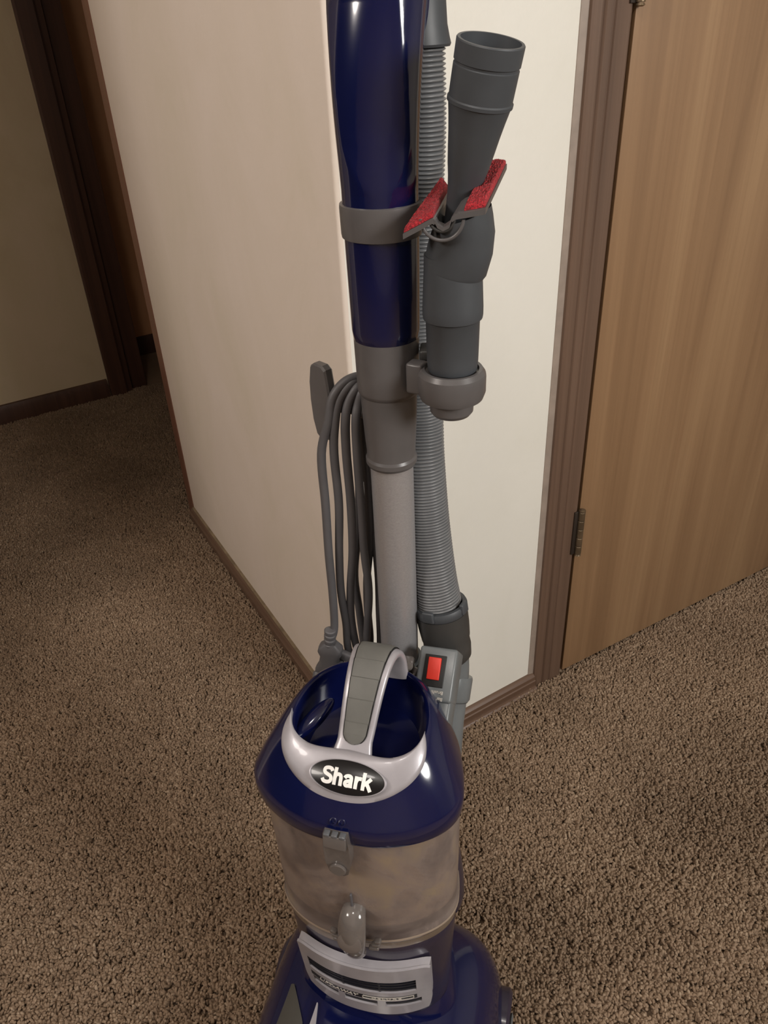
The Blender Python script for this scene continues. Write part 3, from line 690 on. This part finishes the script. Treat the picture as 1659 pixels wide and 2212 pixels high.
nz_ = nozzle()
# hood furniture in front of the grille: grey bands, silver lips, dark window
def arc_band(sgn, r0, r1, yb, yf, name, mat, h):
    def f_(hh): return lambda a_, b_: (lambda x, y_: V((x, y_, hood(x, y_)+hh)))(XC+sgn*(r0+(r1-r0)*(1-(1-a_)*min(1, .12+3.2*b_))+.022*b_*b_), yb+(yf-yb)*b_)
    return G().slab(f_(h), f_(-.004), 6, 20).done(name, mat, nz_)
for s in (-1, 1):
    arc_band(s, .064, .098, -.160, -.320, 'hood_band', plastic('olive_grey_band', (70, 68, 64), .4), .0018)
    arc_band(s, .047, .058, -.178, -.320, 'hood_lip', SILVER, .0035)
arc_band(1, -.045, .045, -.186, -.315, 'brush_window', plastic('smoked_window', (56, 48, 46), .15, .5), .0012)
# waist collar between motor and hood
G().loft([sc_ring(RIM, s, z_, s*1.0, .002) for s, z_ in [(.98, .145), (.97, .160), (.93, .176), (.87, .190), (.84, .196)]], False, False).done('waist_collar', NAVY, VAC)
for s, x in ((-1, -.150), (1, .1365)):
    wl = G().lathe([(.006, .0), (.036, .0), (.041, .004), (.041, .020), (.036, .024), (.010, .024), (.008, .026)], (x-.012*1, -.085, .044), (1, 0, 0), 44).done('wheel', NAVY2, VAC)
    G().lathe([(.012, 0), (.014, .002), (.010, .004)], (x-.012+(.024 if s > 0 else -.004), -.085, .044), (1, 0, 0), 24).done('wheel_cap', GREYB, wl)

# --- cord hook and wrapped cord
hk = G()
prof = spline([(-.0215, .0, 0), (-.0205, .030, 0), (-.0165, .056, 0), (-.010, .066, 0), (.006, .0675, 0), (.014, .062, 0), (.0195, .045, 0), (.0215, .012, 0), (.0195, -.02, 0)], 5)
hk.sweep(spline([(-.026, .020, .850), (-.040, .024, .852), (-.060, .026, .852)], 5), .009, 20, flat=.8)
pts = [(-.0105, -.034), (-.0150, -.020), (-.0165, 0), (-.0155, .018), (-.0115, .033), (-.006, .0362), (.007, .0362), (.012, .033), (.0155, .012), (.0165, -.010), (.0150, -.028), (.012, -.0355), (-.006, -.0365)]
X_ = V((.76, -.46, 0)).normalized(); rg = []
for s, d in ((.90, -.0048), (1, -.003), (1, .003), (.90, .0048)):
    rg.append([V((-.0660, .020, .8565))+X_*(a_*s*.85)+V((0, 0, 1))*(b_*(1-(1-s)*.4))+V((-.46, -.76, 0)).normalized()*d for a_, b_ in pts])
hk.loft(rg)
hk.done('cord_hook', GREY, VAC, ang=30)
g = G().lathe([(.0235, .835), (.0245, .836), (.0245, .866), (.0235, .867)], seg=40, cap0=False, cap1=False); 
# strands: x at heights z (top .875) ; y
def strand(xs, y0, y1):
    zs_ = [.845, .812, .757, .700, .650, .606, .560]
    return [V((x, y0+(y1-y0)*i/6, z_)) for i, (x, z_) in enumerate(zip(xs, zs_))]
left = [[-.0575, -.0668, -.0675, -.0690, -.0690, -.0705, -.0720], [-.0520, -.0560, -.0560, -.0605, -.0630, -.0610, -.060], [-.0430, -.0450, -.0450, -.0475, -.0535, -.0560, -.052], [-.0340, -.0355, -.0360, -.0365, -.0350, -.0390, -.044]]
right = [[-.0250, -.0270, -.0260, -.0245, -.0255, -.0265, -.028], [-.0330, -.0345, -.0340, -.0360, -.0420, -.0440, -.044], [-.0400, -.0420, -.0440, -.0500, -.0560, -.054, -.052], [-.0270, -.0300, -.0310, -.0310, -.0300, -.0310, -.032]]
path = []
CR = .0042
for k in range(4):
    L_ = strand(left[k], .004+.002*k, .008+.004*k); R_ = strand(right[k], .030+.003*k, .036)
    top = [V((left[k][0]*.84-.004, .008+.002*k, .868-.003*k)), V((left[k][0]*.5-.012, .018, .880-.003*k)), V((right[k][0]*.6-.012, .030, .876-.003*k))]
    path += list(reversed(L_)) if k else [V((-.0735, -.004, .592))] + list(reversed(strand(left[0], .004, .000)))[1:]
    path += top+R_
    nx = left[(k+1) % 4][6]
    if k < 3: path += [V(((right[k][6]+nx)/2, .030, .535-.004*k))]
path += [V((-.034, .030, .530)), V((-.040, .010, .520))]
cord = G().sweep(spline(path, 7), CR, 12).done('power_cord', CORD, VAC, ang=80, label='grey power cord looped over the hook')
# plug hanging at the cord end
pt = V((-.0735, -.004, .594)); ax = V((-.10, -.05, -1)).normalized(); g = G()
prof = []
for k in range(4): prof += [(.0052, .006*k), (.0064, .006*k+.001), (.0064, .006*k+.0038), (.0052, .006*k+.005)]
g.lathe(prof, pt+V((0, 0, .012)), ax, 24)
q = V((0, 0, -1)).rotation_difference(ax).to_matrix()
def plug_ring(w_, d__, z_): return [pt+q @ V((w_*math.copysign(abs(math.cos(t))**.5, math.cos(t)), d__*math.copysign(abs(math.sin(t))**.5, math.sin(t)), -z_)) for t in (2*math.pi*k/24 for k in range(24))]
g.loft([plug_ring(*a_) for a_ in ((.006, .006, .006), (.0125, .008, .012), (.0135, .0085, .018), (.0105, .008, .024), (.0115, .0085, .034), (.0155, .0085, .043), (.0160, .0075, .050), (.0125, .006, .054))])
g.box(pt+V((.014, .001, -.024)), (.016, .008, .012), M.Rotation(R(20), 3, 'Y'), .003)
g.box(pt+V((.0095, -.004, -.036)), (.010, .010, .014), M.Rotation(R(-25), 3, 'Y'), .003)
g.lathe([(.004, 0), (.0055, .001), (.0055, .008), (.004, .009)], pt+V((-.0165, -.006, -.046)), (0, -.6, -.6), 20)
g.done('plug', CORD, cord, ang=35)

# --- accessory holder on the collar
hx, hy = .0572, -.020
hd = G().lathe([(.0208, .9105), (.0212, .9130), (.0238, .9130), (.0262, .9095), (.0267, .9070), (.0267, .8945), (.0248, .8890), (.0188, .8870), (.0176, .8850), (.0172, .8775), (.0150, .8745)], (hx, hy, 0), seg=56, cap0=True).done('accessory_holder', GREY, VAC, ang=22)
G().box((.0290, -.019, .9030), (.014, .013, .0255), M.Rotation(R(-14), 3, 'Z'), .0022).done('holder_bracket', GREY, hd)
G().box((.0325, -.002, .9175), (.009, .020, .009), M.Rotation(R(10), 3, 'Z'), .002).done('holder_clip', GREYK, hd)

# ------------------------------------------------------------------ upholstery tool, standing in the holder
ub = V((hx, hy, .908)); UP = empty('upholstery_tool', tow(ub), YAW, 'dark grey upholstery tool with red lint strips standing in the vacuum holder', 'vacuum attachment')
G().lathe([(.0188, .9125), (.0192, .914), (.0197, .920), (.0203, .952), (.0206, .9525), (.0222, .9535), (.0226, .9560), (.0226, .962), (.0212, .990), (.0210, 1.000)], (hx+.0005, hy, 0), seg=56).done('tube', GREYD, UP, ub)
def head():
    cy = hy; g_ = G(); rg_ = []
    for z_, rx_, ry_, cx_, k in ((.988, .0215, .0215, hx+.0010, -.28), (.991, .0222, .022, hx+.0025, -.28), (1.003, .0232, .023, hx+.0055, -.15), (1.014, .0228, .0255, hx+.0070, .05), (1.022, .0208, .0285, hx+.0072, .20), (1.0275, .0180, .0292, hx+.0085, .28)):
        rg_.append([V((cx_+rx_*math.cos(t), cy+ry_*math.sin(t), z_+k*rx_*math.cos(t))) for t in (2*math.pi*i/48 for i in range(48))])
    return g_.loft(rg_, True, False).done('swivel_neck', GREYD, UP, ub)
head()
# wide mouth with a wavy end profile, running away from the viewer
near = [(.0287, 1.0195), (.0375, 1.0240), (.0490, 1.0300), (.0512, 1.0290), (.0525, 1.0265), (.0564, 1.0245), (.0605, 1.0265), (.0620, 1.0310), (.0650, 1.0330), (.0712, 1.0340), (.0780, 1.0352), (.0845, 1.0365)]
far_ = [(.0424, 1.0412), (.0442, 1.0385), (.0463, 1.0352), (.0490, 1.0330), (.0510, 1.0320), (.0564, 1.0340), (.0640, 1.0440), (.0680, 1.0460), (.0720, 1.0500), (.0770, 1.0525), (.0830, 1.0528), (.0886, 1.0520)]
def mouth(u_, v_, dz):
    k = u_*(len(near)-1); i = min(len(near)-2, int(k)); f_ = k-i
    a_ = V((near[i][0], -.05, near[i][1])).lerp(V((near[i+1][0], -.05, near[i+1][1])), f_)
    b_ = V((far_[i][0], .02, far_[i][1])).lerp(V((far_[i+1][0], .02, far_[i+1][1])), f_)
    return a_.lerp(b_, v_)+V((0, 0, dz))
def hollow(a_): return not (.31 < a_ < .70)
for nm, u0, u1 in (('mouth_plate', 0, .245), ('mouth_plate', .645, 1)):
    G().slab(lambda a_, b_: mouth(u0+(u1-u0)*a_, b_, .0006), lambda a_, b_: mouth(u0+(u1-u0)*a_, b_, -.0030), 20, 14).done(nm, GREY, UP, ub, 30)
G().slab(lambda a_, b_: mouth(.235+.42*a_, b_*.10, .0002), lambda a_, b_: mouth(.235+.42*a_, b_*.10, -.0022), 40, 3).done('mouth_lip', GREY, UP, ub, 40)
for r_, m_ in ((.0145, GREY), (.0085, GREYK)):
    G().sweep([(.0552+r_*math.cos(t), -.0475+.001*math.sin(t), 1.0305+r_*1.0*math.sin(t)) for t in (math.pi*(1.02+.96*k/24) for k in range(25))], .0013, 10).done('groove_rim', m_, UP, ub)
G().slab(lambda a_, b_: V((.0492-.0030*b_+.0016*a_, -.046+.066*b_, 1.0285+.0065*b_)), lambda a_, b_: V((.0492-.0030*b_+.0016*a_, -.046+.066*b_, 1.0170+.0065*b_)), 2, 6).done('mouth_wall', GREYK, UP, ub)
def strip(u0, u1, v0, v1):
    fz = [[rnd.uniform(-.0005, .0007) for _ in range(41)] for _ in range(41)]
    def t(a_, b_):
        ed = min(1, min(a_, 1-a_, b_, 1-b_)/.08)
        return mouth(u0+(u1-u0)*a_, v0+(v1-v0)*b_, .0023+.0026*math.sqrt(max(0, ed))+fz[int(round(a_*40))][int(round(b_*40))]*(.4+.6*ed))
    return G().slab(t, lambda a_, b_: mouth(u0+(u1-u0)*a_, v0+(v1-v0)*b_, .0008), 40, 40).done('lint_strip', REDF, UP, ub, 80, label='red lint pick-up strip')
strip(.004, .205, .01, .99); strip(.80, .99, .03, .99)

G().box((.0790, .004, 1.0460), (.006, .022, .004), M.Rotation(R(14), 3, 'X'), .0008).done('mouth_notch', BLACKM, UP, ub)
# ------------------------------------------------------------------ crevice tool dropped into the upholstery tool
c0, c1 = V((.0530, -.010, .985)), V((.0822, -.0295, 1.1300)); cbas = V((.0530, -.010, .985))
CT = empty('crevice_tool', tow(cbas), YAW, 'long dark grey tapered crevice tool with open round mouth, dropped into the upholstery tool', 'vacuum attachment')
def crev():
    ax_ = (c1-c0).normalized(); ex = (V((1, 0, 0))-ax_*ax_.x).normalized(); ey = ax_.cross(ex); Lz = (c1-c0).length
    def ring(f_, rx_, ry_, n=64, dx=0): c_ = c0+ax_*(f_*Lz)+ex*dx; return [c_+ex*(rx_*math.cos(t))+ey*(ry_*math.sin(t)) for t in (2*math.pi*k/n for k in range(n))]
    body_ = [(.0, .0085, .007), (.15, .0092, .0080), (.30, .0102, .0092), (.393, .0113, .0105), (.45, .0125, .0118), (.507, .0142, .0135), (.573, .0157, .0152), (.635, .0170, .0166), (.70, .0186, .0183), (.760, .0203, .0202), (.764, .0213, .0212), (.778, .0214, .0213), (.784, .0206, .0205), (.86, .0208, .0207), (.905, .0209, .0208), (.909, .0203, .0202), (.917, .0203, .0202), (.921, .0211, .0210), (.995, .0213, .0212), (1.0, .0208, .0207), (1.0, .0190, .0189), (.93, .0185, .0184), (.80, .0180, .0178), (.6, .0140, .0120)]
    o = G().loft([ring(*b_) for b_ in body_], True, True).done('tapered_body', GREYD, CT, cbas, 24)
crev()
